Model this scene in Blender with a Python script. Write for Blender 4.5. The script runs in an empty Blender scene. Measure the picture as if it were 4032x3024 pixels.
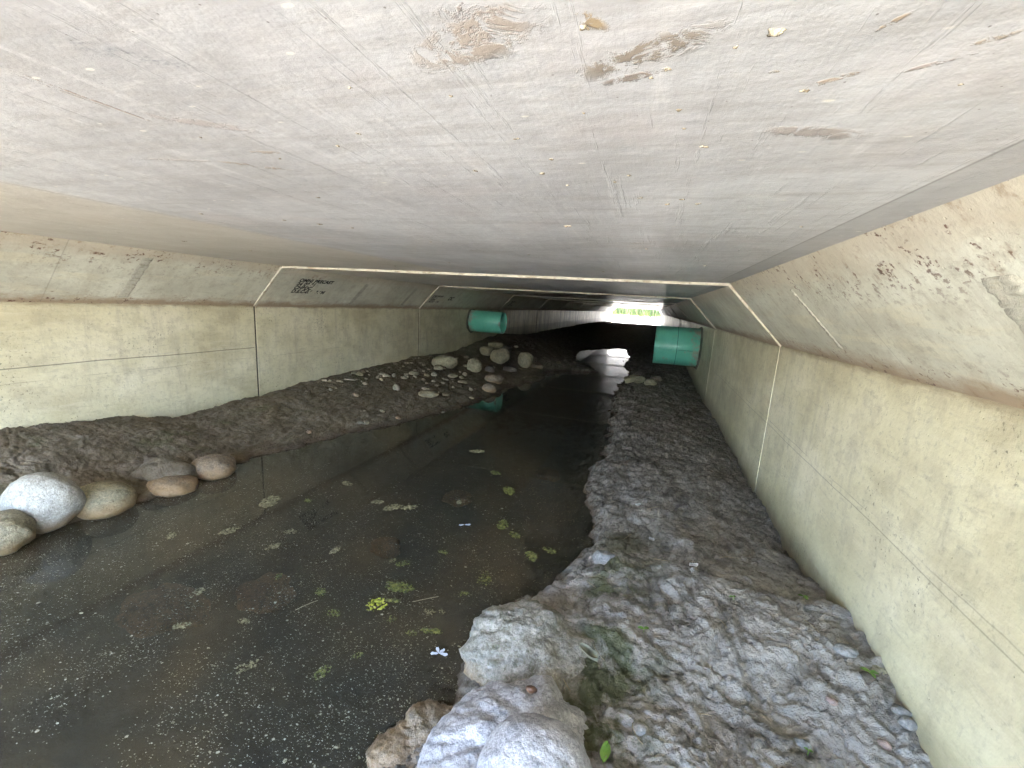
# Inside of a precast concrete box culvert with a shallow creek, mud banks, cobbles and two green drain pipes.
import bpy, bmesh, math, random
import numpy as np
from mathutils import Vector, Matrix, Euler

random.seed(7)
SC = bpy.context.scene
COL = SC.collection
PI = math.pi

# ------------------------------------------------------------------ object helpers
def tag(o, label=None, cat=None, group=None, kind=None):
    if label: o['label'] = label
    if cat: o['category'] = cat
    if group: o['group'] = group
    if kind: o['kind'] = kind
    return o

def link(name, me, mats, parent=None, smooth=False):
    o = bpy.data.objects.new(name, me)
    for m in (mats if isinstance(mats, (list, tuple)) else [mats]):
        me.materials.append(m)
    if smooth:
        me.shade_smooth()
    COL.objects.link(o)
    if parent is not None:
        o.parent = parent
    return o

def mesh_of(name, verts, faces, mats, parent=None, smooth=False):
    me = bpy.data.meshes.new(name)
    me.from_pydata([tuple(map(float, v)) for v in verts], [], faces)
    me.validate()
    me.update()
    return link(name, me, mats, parent, smooth)

def bm_obj(name, bm, mats, parent=None, smooth=False):
    bmesh.ops.recalc_face_normals(bm, faces=bm.faces[:])
    me = bpy.data.meshes.new(name)
    bm.to_mesh(me); bm.free()
    return link(name, me, mats, parent, smooth)

def grid_mesh(name, X, Y, Z, mats, smooth=True):
    """X, Y, Z arrays of shape (rows, cols)"""
    r, c = X.shape
    me = bpy.data.meshes.new(name)
    me.vertices.add(r*c)
    me.vertices.foreach_set('co', np.stack([X, Y, Z], -1).astype(np.float32).ravel())
    i = np.arange(r*c).reshape(r, c)
    q = np.stack([i[:-1, :-1], i[:-1, 1:], i[1:, 1:], i[1:, :-1]], -1).reshape(-1, 4)
    me.loops.add(q.size); me.loops.foreach_set('vertex_index', q.ravel().astype(np.int32))
    me.polygons.add(len(q))
    me.polygons.foreach_set('loop_start', (np.arange(len(q))*4).astype(np.int32))
    me.polygons.foreach_set('loop_total', np.full(len(q), 4, np.int32))
    me.update(calc_edges=True)
    return link(name, me, mats, None, smooth)

# ------------------------------------------------------------------ numpy gradient noise
def _h(ix, iy, s):
    n = (ix.astype(np.int64)*374761393 + iy.astype(np.int64)*668265263 + s*974634777) & 0xffffffff
    n = ((n ^ (n >> 13))*1274126177) & 0xffffffff
    return ((n ^ (n >> 16)) & 0xffff)/65536.0*2*np.pi
def noise(x, y, s=0):
    ix, iy = np.floor(x), np.floor(y); fx, fy = x-ix, y-iy
    u, v = fx**3*(fx*(fx*6-15)+10), fy**3*(fy*(fy*6-15)+10)
    def g(dx, dy):
        a = _h(ix+dx, iy+dy, s); return np.cos(a)*(fx-dx)+np.sin(a)*(fy-dy)
    return ((g(0, 0)*(1-u)+g(1, 0)*u)*(1-v)+(g(0, 1)*(1-u)+g(1, 1)*u)*v)*1.5
def fbm(x, y, oc=4, s=0, gain=.5):
    t, a = 0, 1
    for k in range(oc):
        t = t+a*noise(x, y, s+k*17); x, y, a = x*2.03+3.1, y*2.03+7.7, a*gain
    return t
SUN_E, SKY_E, EXPO = 4.0, .15, 5.05

# ------------------------------------------------------------------ ground shape
HL = [(-3,.2),(-.6,.27),(1.14,.277),(1.4,.246),(1.65,.205),(1.91,.14),(2.34,.157),(2.57,.168),(3.31,.204),(4.03,.221),(5.03,.237),(6,.2),(7,.3),(8.3,.40),(9.3,.33),(10.4,.28),(14.7,.28),(20.9,.29),(29,.2),(35,.02)]
HR = [(-3,.08),(.99,.095),(1.2,.144),(1.42,.168),(1.54,.116),(1.76,.05),(2.0,.03),(2.99,.046),(3.93,.064),(5.9,.03),(8,.1),(12,.2),(28,.2),(35,.02)]
XL = [(-3,-1.0),(.78,-1.02),(1.03,-1.06),(1.38,-1.01),(1.7,-1.04),(1.9,-1.05),(2.32,-.94),(2.67,-.81),(3.1,-.66),(3.67,-.49),(4.46,-.42),(4.88,-.45),(5.53,-.22),(6.1,-.3),(6.6,-.35),(6.78,.1),(6.88,.38),(7.1,.3),(7.6,.15),(8,-.15),(8.7,-.32),(10.2,-.45),(10.9,-.38),(11.3,-.12),(11.5,.15),(11.8,.5),(12.2,.55)]
XR = [(-3,.6),(.64,.67),(.78,.74),(.88,.79),(.96,.74),(1.09,.75),(1.24,.79),(1.31,.85),(1.52,.93),(1.73,1.02),(1.92,.96),(2.34,.87),(2.96,.91),(3.98,.89),(4.68,.84),(5.54,.82),(6.21,.85),(7.06,.91),(8.61,.75),(9.74,.8),(11.4,.66),(11.8,.55),(12.2,.55)]
def lin(t, y):
    return np.interp(y, [a for a, b in t], [b for a, b in t])
def sst(a, b, x):
    t = np.clip((x-a)/(b-a), 0, 1); return t*t*(3-2*t)
def ground_base(x, y):
    """height of the mud and creek bed inside the culvert; water level is 0"""
    xl, xr, hl, hr = lin(XL, y), lin(XR, y), lin(HL, y), lin(HR, y)
    ul = np.clip((xl-x)/(xl+1.8), 0, 1.0); ur = np.clip((x-xr)/(1.8-xr), 0, 1.0)
    zl = hl*ul**.75
    zr = hr*ur**.9 + .075*np.sin(np.pi*ur**.7)*np.interp(y, [0, 2, 8, 12], [1, 1, .8, .6])
    m = np.minimum(x-xl, xr-x)                       # distance inside the channel
    bed = -.15*(1-np.exp(-np.clip(m, 0, 9)/.16))
    z = np.where(x < xl, zl, np.where(x > xr, zr, bed))
    mound = np.interp(y, [11.6, 12.6, 15, 20, 26, 30, 35], [-.02, .04, .11, .2, .22, .14, .0])
    w = (x+1.8)/3.6
    side = hl*(1-w)+hr*w
    zc = np.maximum(mound + (side-mound)*np.clip(abs(w-.55)*2, 0, 1)**1.6, -.2)
    k = sst(11.2, 12.2, y)
    return z*(1-k)+zc*k

# ------------------------------------------------------------------ materials
class NT:
    def __init__(self, name):
        self.m = bpy.data.materials.new(name); self.m.use_nodes = True
        self.t = self.m.node_tree; self.t.nodes.clear()
        self.out = self.n('ShaderNodeOutputMaterial')
    def n(self, typ, **kw):
        nd = self.t.nodes.new(typ)
        for k, v in kw.items(): setattr(nd, k, v)
        return nd
    def put(self, sock, v):
        if hasattr(v, 'is_output') or isinstance(v, bpy.types.NodeSocket): self.t.links.new(v, sock)
        elif isinstance(v, (tuple, list)):
            sock.default_value = (*v, 1) if len(v) == 3 and len(sock.default_value) == 4 else v
        else: sock.default_value = v
    def pos(self, obj=False):
        return self.n('ShaderNodeTexCoord').outputs['Object'] if obj else self.n('ShaderNodeNewGeometry').outputs['Position']
    def map(self, v, sc=(1, 1, 1), loc=(0, 0, 0)):
        m = self.n('ShaderNodeMapping'); self.put(m.inputs['Vector'], v)
        m.inputs['Scale'].default_value = sc; m.inputs['Location'].default_value = loc
        return m.outputs[0]
    def noise(self, v, scale, detail=6, rough=.55, dist=0.0):
        m = self.n('ShaderNodeTexNoise'); self.put(m.inputs['Vector'], v)
        m.inputs['Scale'].default_value = scale; m.inputs['Detail'].default_value = detail
        m.inputs['Roughness'].default_value = rough; m.inputs['Distortion'].default_value = dist
        return m.outputs[0]
    def vor(self, v, scale, feature='F1'):
        m = self.n('ShaderNodeTexVoronoi', feature=feature); self.put(m.inputs['Vector'], v)
        m.inputs['Scale'].default_value = scale
        return m.outputs['Distance']
    def ramp(self, f, stops, interp='LINEAR'):
        r = self.n('ShaderNodeValToRGB'); self.put(r.inputs[0], f); e = r.color_ramp
        e.interpolation = interp
        while len(e.elements) < len(stops): e.elements.new(.5)
        for el, (p, c) in zip(e.elements, stops):
            el.position = p; el.color = (c, c, c, 1) if not isinstance(c, (tuple, list)) else (*c, 1)
        return r.outputs[0]
    def mix(self, f, a, b, blend='MIX'):
        m = self.n('ShaderNodeMix', data_type='RGBA', blend_type=blend)
        self.put(m.inputs[0], f); self.put(m.inputs[6], a); self.put(m.inputs[7], b)
        return m.outputs[2]
    def math(self, op, a, b=0.0, c=0.0):
        m = self.n('ShaderNodeMath', operation=op)
        self.put(m.inputs[0], a); self.put(m.inputs[1], b)
        if op in ('MULTIPLY_ADD', 'COMPARE', 'SMOOTH_MIN'): self.put(m.inputs[2], c)
        return m.outputs[0]
    def sep(self, v):
        m = self.n('ShaderNodeSeparateXYZ'); self.put(m.inputs[0], v); return m.outputs
    def rng(self, v, a, b, lo=0.0, hi=1.0, smooth=False):
        m = self.n('ShaderNodeMapRange', interpolation_type='SMOOTHSTEP' if smooth else 'LINEAR')
        for k, x in zip((0, 1, 2, 3, 4), (v, a, b, lo, hi)): self.put(m.inputs[k], x)
        return m.outputs[0]
    def bump(self, h, strength=.5, dist=.01, nrm=None):
        b = self.n('ShaderNodeBump'); b.inputs['Strength'].default_value = strength
        b.inputs['Distance'].default_value = dist; self.put(b.inputs['Height'], h)
        if nrm is not None: self.put(b.inputs['Normal'], nrm)
        return b.outputs[0]
    def bsdf(self, col, rough=.7, nrm=None, spec=.5, **kw):
        b = self.n('ShaderNodeBsdfPrincipled')
        self.put(b.inputs['Base Color'], col); self.put(b.inputs['Roughness'], rough)
        b.inputs['Specular IOR Level'].default_value = spec
        if nrm is not None: self.put(b.inputs['Normal'], nrm)
        for k, v in kw.items(): self.put(b.inputs[k.replace('_', ' ')], v)
        return b.outputs[0]
    def mark(self, p, x0, y0, x1, y1, hw, nz=None, edge=.6):
        """soft-edged stroke from (x0,y0) to (x1,y1) on a horizontal surface, broken up by nz"""
        a = math.atan2(y1-y0, x1-x0); hl = math.hypot(x1-x0, y1-y0)/2
        m = self.n('ShaderNodeMapping', vector_type='TEXTURE'); self.put(m.inputs[0], p)
        m.inputs['Location'].default_value = ((x0+x1)/2, (y0+y1)/2, 0); m.inputs['Rotation'].default_value = (0, 0, a)
        m.inputs['Scale'].default_value = (hl+hw, hw, 1)
        x, y, z = self.sep(m.outputs[0])
        d = self.math('SQRT', self.math('ADD', self.math('MULTIPLY', x, x), self.math('MULTIPLY', y, y)))
        f = self.rng(d, 1.15, edge, 0, 1)
        if nz is not None:
            f = self.math('MULTIPLY', f, self.rng(self.math('ADD', nz, self.math('MULTIPLY', f, .09)), .53, .61, 0, 1))
        return f
    def done(self, sh):
        self.t.links.new(sh, self.out.inputs['Surface']); return self.m

def concrete_ceiling():
    t = NT('ceiling_concrete'); p = t.pos(); x, y, z = t.sep(p)
    lng = t.map(p, (6, .8, 6))                                   # formwork drag lines run along the culvert
    crs = t.map(p, (1.2, 14, 1))
    base = t.ramp(t.noise(p, 2.6, 6, .6, .4), [(.38, (.44, .44, .445)), (.5, (.52, .52, .53)), (.60, (.575, .58, .59))])
    c = t.mix(t.ramp(t.noise(t.map(p, (1, 1.6, 1), (3, 1, 0)), 3.1, 5, .6), [(.54, 0), (.68, .4)]), base, (.54, .475, .46))
    c = t.mix(t.ramp(t.noise(lng, 3.2, 7, .7), [(.48, 0), (.64, .35)]), c, (.38, .375, .39))
    c = t.mix(t.ramp(t.noise(t.map(p, (9, .6, 1)), 5, 6, .75), [(.57, 0), (.66, .5)]), c, (.70, .69, .69))
    c = t.mix(t.ramp(t.noise(crs, 3.0, 7, .72), [(.50, 0), (.64, .5)]), c, (.37, .355, .345))
    c = t.mix(t.ramp(t.noise(t.map(p, (1, 2.2, 1), (5, 5, 0)), 16, 6, .75), [(.50, 0), (.64, .3)]), c, (.36, .34, .33))
    c = t.mix(t.ramp(t.noise(t.map(p, (.6, 2.5, 1), (2, 8, 0)), 26, 5, .8), [(.54, 0), (.64, .35)]), c, (.68, .67, .66))
    # dried mud smears, scuffs and handling marks where they were left
    nf = t.noise(p, 95, 6, .75, .3); nm = t.noise(p, 38, 6, .75, .5); nl = t.noise(t.map(p, (1.7, .5, 1), (0, 0, 0)), 120, 5, .8)
    far_sm = t.math('MULTIPLY', t.ramp(t.noise(t.map(p, (3, 9, 1), (.3, 2.2, 0)), 3, 7, .75, .4), [(.60, 0), (.66, .8)]),
                    t.math('MULTIPLY', t.rng(y, .6, 1.2, 0, 1), t.ramp(t.noise(p, 1.9, 2, .5), [(.5, 0), (.6, 1)])))
    sm = far_sm; c = t.mix(sm, c, (.30, .24, .185))
    for (mx0, my0, mx1, my1, hw, nz, col, amt) in (
        (1.075, .353, 1.148, .322, .017, nm, (.27, .225, .175), .95), (1.083, .372, 1.125, .362, .006, nf, (.24, .19, .15), .9),
        (1.076, .288, 1.088, .303, .006, nf, (.40, .31, .20), 1.0), (.97, .312, 1.03, .29, .026, nm, (.38, .31, .25), .8),
        (1.00, .27, 1.03, .275, .010, nm, (.36, .29, .24), .7), (1.228, .406, 1.262, .386, .004, nf, (.36, .28, .20), .9),
        (1.20, .378, 1.218, .373, .0028, nf, (.42, .35, .25), .9), (1.224, .484, 1.30, .508, .014, nm, (.33, .28, .25), .75),
        (1.307, .368, 1.321, .358, .004, nf, (.40, .32, .24), .9), (1.247, .339, 1.256, .327, .0025, nf, (.40, .31, .22), 1),
        (1.283, .394, 1.312, .379, .003, nf, (.35, .28, .25), .8), (.585, .249, .591, .372, .0026, nf, (.38, .29, .23), .85),
        (.578, .262, .583, .33, .0022, nf, (.36, .31, .27), .6), (.53, .488, .61, .537, .008, nm, (.38, .29, .21), .9),
        (.62, .462, .66, .47, .006, nf, (.38, .30, .22), .8), (.40, .46, .54, .49, .006, nf, (.40, .35, .32), .5),
        (.947, .327, .951, .331, .0022, nf, (.06, .06, .06), 1), (.60, .345, .70, .41, .012, nm, (.42, .35, .32), .5)):
        mk = t.math('MULTIPLY', t.mark(p, mx0, my0, mx1, my1, hw, nz), amt)
        sm = t.math('MAXIMUM', sm, mk); c = t.mix(mk, c, col)
    scf = t.mark(p, .688, .232, .765, .290, .012, None, .2)
    c = t.mix(t.math('MULTIPLY', scf, t.ramp(t.noise(t.map(p, (1, 3.2, 1)), 60, 6, .8), [(.46, 0), (.60, .85)])), c, (.20, .21, .24))
    # the edge boards of the mould left differently toned strips and a thin line
    wob = t.math('MULTIPLY_ADD', t.noise(p, 1.3, 3, .5), .03, -.015)
    xw = t.math('ADD', x, wob)
    left = t.rng(xw, -.06, -.12, 0, 1)
    c = t.mix(t.math('MULTIPLY', left, .6), c, (.55, .49, .39))
    lline = t.rng(t.math('ABSOLUTE', t.math('ADD', xw, .093)), .0, .006, .7, 0)
    c = t.mix(t.math('MULTIPLY', lline, t.noise(t.map(p, (1, 6, 1)), 3, 5)), c, (.20, .13, .09))
    right = t.rng(x, 1.438, 1.444, 0, .55)
    c = t.mix(right, c, (.33, .33, .335))
    rline = t.rng(t.math('ABSOLUTE', t.math('SUBTRACT', x, 1.441)), .0, .003, .7, 0)
    c = t.mix(rline, c, (.12, .11, .11))
    # specks and pinholes
    c = t.mix(t.ramp(t.vor(p, 60), [(.035, .8), (.07, 0)]), c, (.13, .11, .10))
    c = t.mix(t.ramp(t.vor(t.map(p, (14, 30, 14), (2, 1, 0)), 1.0), [(.05, .9), (.08, 0)]), c, (.78, .76, .70))
    h = t.math('ADD', t.math('MULTIPLY', t.noise(lng, 8, 8, .7), .6), t.noise(p, 45, 8, .65))
    h2 = t.noise(p, 5, 4, .5)
    h = t.math('ADD', h, t.math('MULTIPLY', sm, 1.2))
    h = t.math('ADD', h, t.math('MULTIPLY', t.ramp(t.noise(t.map(p, (22, 1.2, 1)), 2, 6, .7), [(.6, 0), (.66, 1)]), .6))
    n = t.bump(h, .42, .003); n = t.bump(h2, .4, .014, n)
    return t.done(t.bsdf(c, t.math('MULTIPLY', t.ramp(t.noise(p, 9, 5), [(.3, .34), (.7, .48)]), t.rng(y, 4, 9, 1, .5)), n, .5))

def concrete_wall(kind):
    t = NT(kind+'_concrete'); p = t.pos(); x, y, z = t.sep(p)
    if kind == 'haunch':
        cols = [(.36, (.49, .485, .40)), (.5, (.60, .60, .50)), (.63, (.66, .665, .57))]
    else:
        cols = [(.38, (.53, .485, .325)), (.5, (.64, .60, .42)), (.62, (.72, .68, .51))]
    c = t.ramp(t.noise(t.map(p, (1, .8, 1.5)), 2.4, 8, .62, .3), cols)
    # run marks and blotches
    c = t.mix(t.ramp(t.noise(t.map(p, (1, 3.5, .8), (4, 0, 2)), 2.5, 6, .7), [(.52, 0), (.68, .4)]), c, (.38, .35, .26))
    c = t.mix(t.ramp(t.noise(t.map(p, (2, 1.1, 9), (1, 0, 5)), 2.2, 6, .7, .4), [(.54, 0), (.64, .45)]), c, (.66, .62, .46))
    c = t.mix(t.ramp(t.noise(t.map(p, (1, 7, .7), (0, 3, 1)), 2.0, 6, .7), [(.54, 0), (.66, .3)]), c, (.36, .33, .25))
    c = t.mix(t.ramp(t.noise(t.map(p, (1, 1, 1), (0, 7, 3)), 11, 5, .7), [(.50, 0), (.62, .25)]), c, (.30, .26, .18))
    c = t.mix(t.ramp(t.noise(p, 40, 5, .7), [(.56, 0), (.66, .4)]), c, (.27, .25, .19))
    c = t.mix(t.ramp(t.noise(t.map(p, (1, .5, 2.4), (7, 7, 7)), 24, 5, .75), [(.56, 0), (.66, .35)]), c, (.33, .30, .23))
    zc, zh = 1.183, .876
    if kind == 'wall':
        runs = t.math('MULTIPLY', t.ramp(t.noise(t.map(p, (1, 2.2, .25), (9, 0, 0)), 3.0, 6, .75), [(.46, 0), (.58, .7)]), t.rng(y, 7, 10, 0, 1))
        c = t.mix(runs, c, (.20, .17, .12))
        c = t.mix(t.math('MULTIPLY', t.rng(z, .50, .485, 0, .45), t.rng(y, 7.5, 9, 0, 1)), c, (.26, .23, .17))
        low = t.rng(t.math('ADD', z, t.math('MULTIPLY_ADD', t.noise(p, 5, 5, .6), .3, -.15)), .35, .05, 0, .55)
        c = t.mix(low, c, (.50, .48, .27))
        c = t.mix(t.rng(t.math('ADD', z, t.math('MULTIPLY_ADD', t.noise(p, 12, 5, .7), .12, -.06)), .20, .05, 0, .85), c, (.14, .11, .06))
        # pour lines in the first sections
        for s0, zz, yy in ((-1, .553, 2.56), (1, .452, 99.)):
            side = t.math('GREATER_THAN', t.math('MULTIPLY', x, s0), 0)
            zl = t.math('ADD', zz, t.math('MULTIPLY_ADD', t.noise(t.map(p, (1, 1, 0)), 1.1, 4, .5), .03, -.015))
            l = t.rng(t.math('ABSOLUTE', t.math('SUBTRACT', z, zl)), 0, .0045 if s0 < 0 else .003, 1, 0)
            l = t.math('MULTIPLY', t.math('MULTIPLY', l, side), .85 if s0 < 0 else .5)
            if s0 < 0: l = t.math('MULTIPLY', l, t.math('LESS_THAN', y, yy))
            c = t.mix(l, c, (.06, .055, .04))
        zl2 = t.math('ADD', .475, t.math('MULTIPLY_ADD', t.noise(t.map(p, (1, 1, 0), (0, 5, 0)), 2.1, 5, .6), .03, -.015))
        l = t.math('MULTIPLY', t.rng(t.math('ABSOLUTE', t.math('SUBTRACT', z, zl2)), 0, .003, 1, 0), t.ramp(t.noise(p, 4, 2), [(.42, 0), (.55, .5)]))
        c = t.mix(l, c, (.16, .14, .1))
        edge = t.rng(t.math('ADD', z, t.math('MULTIPLY_ADD', t.noise(t.map(p, (1, 1, 4)), 9, 6, .7), .06, -.03)), zh-.022, zh, 0, .75)
        c = t.mix(edge, c, (.27, .20, .12))
        sp = t.math('MULTIPLY', t.ramp(t.noise(t.map(p, (1, 1, .8)), 85, 3, .6), [(.60, 0), (.67, 1)]), t.ramp(t.noise(p, 2.9, 3, .6), [(.54, 0), (.64, .75)]))
        c = t.mix(sp, c, (.10, .09, .065))
    else:
        wob = t.math('MULTIPLY_ADD', t.noise(t.map(p, (1, 1, 3)), 7, 6, .7), .10, -.05)
        up = t.rng(t.math('ADD', z, wob), zc-.075, zc-.03, 0, .6)
        dn = t.rng(t.math('ADD', z, wob), zh+.05, zh+.012, 0, .85)
        c = t.mix(up, c, (.48, .41, .31)); c = t.mix(dn, c, (.31, .22, .14))
        edges = t.math('MAXIMUM', t.rng(z, zc-.15, zc-.06, 0, 1), t.rng(z, zh+.08, zh+.03, 0, 1))
        sp = t.math('MULTIPLY', t.ramp(t.noise(t.map(p, (1, .8, 1)), 62, 4, .65), [(.555, 0), (.60, 1)]),
                    t.ramp(t.noise(t.map(p, (1, 1, 1), (0, 4, 0)), 9, 4, .65), [(.50, 0), (.56, 1)]))
        sp = t.math('MULTIPLY', sp, edges)
        sp = t.math('MULTIPLY', sp, t.rng(y, 2.8, 1.6, .25, 1))
        c = t.mix(sp, c, (.12, .055, .035))
        ln = t.rng(t.math('ABSOLUTE', t.math('SUBTRACT', y, 1.345)), 0, .004, .45, 0)
        c = t.mix(ln, c, (.2, .18, .14))
        st = t.math('MULTIPLY', t.ramp(t.noise(t.map(p, (1, 3, 3), (5, 0, 0)), 8, 8, .75), [(.56, 0), (.66, .6)]), edges)
        c = t.mix(st, c, (.26, .17, .10))
    h = t.math('ADD', t.noise(p, 50, 6, .65), t.math('MULTIPLY', t.noise(t.map(p, (1, 1, 3)), 7, 6, .6), .8))
    n = t.bump(h, .5, .004)
    pits = t.ramp(t.vor(p, 30), [(.04, 0), (.08, 1)])
    n = t.bump(pits, .5, .003, n)
    return t.done(t.bsdf(c, .5, n, .5))

def simple(name, stops, scale=20, rough=.8, bs=.5, bd=.004, bscale=60, spec=.4, obj=False, stretch=(1, 1, 1)):
    t = NT(name); p = t.pos(obj)
    c = t.ramp(t.noise(t.map(p, stretch), scale, 7, .62, .2), stops)
    n = t.bump(t.noise(p, bscale, 7, .65), bs, bd)
    return t.done(t.bsdf(c, rough, n, spec))

def stone_mat(name, a, b, wet=True, orange=.65, dark=(.05, .045, .04), scale=8):
    """cobble: mottled, with a silt/algae tide line near the water"""
    t = NT(name); p = t.pos(); x, y, z = t.sep(p)
    c = t.mix(t.ramp(t.noise(p, scale, 8, .65, .5), [(.35, 0), (.65, 1)]), a, b)
    c = t.mix(t.ramp(t.noise(p, scale*7, 6, .7), [(.52, 0), (.62, .6)]), c, dark)
    c = t.mix(t.ramp(t.noise(p, scale*2.5, 5, .7), [(.52, 0), (.64, .5)]), c, dark)
    c = t.mix(t.ramp(t.vor(p, 75), [(.08, .6), (.16, 0)]), c, dark)
    c = t.mix(t.ramp(t.noise(p, 130, 4, .8), [(.40, .55), (.52, 0)]), c, dark)
    c = t.mix(t.ramp(t.noise(p, 90, 4, .8, .4), [(.50, 0), (.60, .35)]), c, tuple(min(.8, q*1.5) for q in b))
    rough = .72
    if wet:
        zz = t.math('ADD', z, t.math('MULTIPLY_ADD', t.noise(p, 14, 5, .6), .09, -.045))
        c = t.mix(t.rng(zz, .075, .03, 0, orange), c, (.26, .16, .065))
        c = t.mix(t.rng(zz, .012, -.01, 0, .8), c, (.07, .045, .02))
        rough = t.rng(zz, .06, .0, .7, .3)
    h = t.math('ADD', t.noise(p, 30, 8, .68), t.math('MULTIPLY', t.noise(p, 140, 4, .6), .3))
    n = t.bump(h, .9, .010)
    return t.done(t.bsdf(c, rough, n, .4))

def mud_mat():
    t = NT('wet_mud'); p = t.pos(); x, y, z = t.sep(p)
    n1 = t.noise(p, 9, 8, .72, .6)
    c = t.ramp(n1, [(.37, (.10, .080, .055)), (.5, (.21, .180, .138)), (.61, (.33, .30, .25))])
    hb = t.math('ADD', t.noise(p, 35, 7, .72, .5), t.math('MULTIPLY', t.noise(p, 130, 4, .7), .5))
    c = t.mix(t.ramp(hb, [(.64, .75), (.76, 0)]), c, (.055, .044, .032))  # shade of the creases painted into the mud colour, following the bump height
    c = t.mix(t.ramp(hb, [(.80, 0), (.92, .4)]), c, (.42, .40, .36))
    left = t.rng(x, .2, -.4, 0, 1)
    c = t.mix(t.math('MULTIPLY', left, .6), c, (.155, .118, .060))
    # silt dries paler on the bank crest by the mouth; brown and slimy at the water's edge
    crest = t.math('MULTIPLY', t.rng(z, .015, .07, 0, 1), t.math('MULTIPLY', t.rng(y, 2.8, .9, .1, 1), t.rng(x, -.6, .4, .12, 1)))
    c = t.mix(t.math('MULTIPLY', crest, t.ramp(n1, [(.38, .35), (.55, .9)])), c, (.49, .455, .405))
    g = t.math('MULTIPLY', t.ramp(t.noise(t.map(p, (1, 1, 1), (3.3, 1.7, 0)), 5.5, 7, .7, .4), [(.46, 0), (.56, .85)]),
               t.math('MULTIPLY', t.rng(t.math('ABSOLUTE', t.math('SUBTRACT', x, 1.13)), .05, .2, 1, 0), t.rng(y, 2.1, 1.3, 0, 1)))
    g2 = t.math('MULTIPLY', t.ramp(t.noise(p, 4, 6, .7), [(.55, 0), (.66, .5)]), t.rng(x, -1., -1.3, 0, 1))
    c = t.mix(t.math('MAXIMUM', g, g2), c, (.085, .10, .028))
    zz = t.math('ADD', z, t.math('MULTIPLY_ADD', t.noise(p, 11, 6, .7), .05, -.025))
    c = t.mix(t.rng(zz, .032, .004, 0, .85), c, (.085, .055, .03))
    c = t.mix(t.rng(z, -.01, -.06, 0, .6), c, (.075, .06, .036))
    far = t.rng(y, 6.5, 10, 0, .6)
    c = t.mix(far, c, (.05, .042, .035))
    out = t.rng(y, 30.5, 32.5, 0, 1)
    c = t.mix(out, c, (.45, .42, .36))
    rough = t.ramp(t.noise(p, 18, 6, .6), [(.35, .5), (.6, .85)])
    n = t.bump(hb, 1, .020)
    return t.done(t.bsdf(c, rough, n, .35))

def water_mat():
    t = NT('murky_water'); p = t.pos()
    h = t.noise(t.map(p, (1, .6, 1)), 3.5, 3, .45, .3)
    n = t.bump(h, .05, .01)
    tr = t.n('ShaderNodeBsdfTransparent'); tr.inputs[0].default_value = (.55, .48, .33, 1)
    df = t.n('ShaderNodeBsdfDiffuse')
    t.put(df.inputs[0], t.ramp(t.noise(p, 2.2, 4, .6), [(.38, (.055, .062, .052)), (.5, (.088, .084, .060)), (.62, (.15, .118, .066))]))
    m1 = t.n('ShaderNodeMixShader'); m1.inputs[0].default_value = .42
    t.t.links.new(tr.outputs[0], m1.inputs[1]); t.t.links.new(df.outputs[0], m1.inputs[2])
    gl = t.n('ShaderNodeBsdfGlossy'); gl.inputs['Roughness'].default_value = .035
    gl.inputs[0].default_value = (.92, .95, 1, 1); t.put(gl.inputs['Normal'], n)
    fr = t.n('ShaderNodeFresnel'); fr.inputs[0].default_value = 1.33; t.put(fr.inputs['Normal'], n)
    m2 = t.n('ShaderNodeMixShader'); t.t.links.new(fr.outputs[0], m2.inputs[0])
    t.t.links.new(m1.outputs[0], m2.inputs[1]); t.t.links.new(gl.outputs[0], m2.inputs[2])
    return t.done(m2.outputs[0])

def pipe_mat():
    t = NT('green_plastic'); p = t.pos(); x, y, z = t.sep(p)
    c = t.ramp(t.noise(p, 5, 5, .6), [(.3, (.12, .48, .35)), (.7, (.17, .58, .44))])
    wallend = t.rng(t.math('ABSOLUTE', x), 1.62, 1.80, 0, .22)
    rim = t.rng(t.math('ABSOLUTE', t.math('SUBTRACT', t.math('ABSOLUTE', x), 1.22)), .0, .06, .12, 0)
    d = t.ramp(t.math('ADD', t.noise(p, 11, 8, .7), t.math('ADD', wallend, rim)), [(.60, 0), (.72, .8)])
    c = t.mix(d, c, (.34, .30, .24))
    c = t.mix(t.ramp(t.noise(t.map(p, (1, 1, 1), (3, 3, 3)), 24, 6, .7), [(.6, 0), (.72, .3)]), c, (.05, .12, .10))
    n = t.bump(t.noise(p, 30, 6), .2, .003)
    return t.done(t.bsdf(c, t.math('MULTIPLY_ADD', d, .4, .34), n, .5))

M = {}
M['ceiling'] = concrete_ceiling(); M['haunch'] = concrete_wall('haunch'); M['wall'] = concrete_wall('wall')
M['seal'] = simple('joint_mortar', [(.36, (.46, .42, .33)), (.5, (.58, .54, .44)), (.62, (.34, .29, .21))], 14, .8)
M['sealpale'] = simple('joint_skim', [(.40, (.33, .30, .23)), (.58, (.48, .45, .35))], 9, .8)
M['sealdark'] = simple('joint_gap', [(.3, (.05, .045, .035)), (.7, (.13, .11, .08))], 14, .9)
M['crumb'] = simple('mortar_crumb', [(.40, (.26, .21, .14)), (.58, (.52, .46, .35))], 160, .9, .8, .002, 300)
M['patch'] = simple('grout_patch', [(.36, (.33, .32, .26)), (.5, (.47, .46, .385)), (.64, (.40, .385, .31))], 30, .7, .9, .006, 40, stretch=(1, .6, 3))
M['ink'] = simple('stencil_ink', [(.3, (.008, .008, .009)), (.62, (.015, .015, .016)), (.75, (.06, .055, .05))], 60, .7, .1, .001, 90)
M['collar'] = simple('pipe_collar_mortar', [(.3, (.14, .13, .11)), (.6, (.25, .24, .20))], 12, .9, .9, .01, 25)
M['mud'] = mud_mat(); M['water'] = water_mat(); M['pipe'] = pipe_mat()
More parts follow.
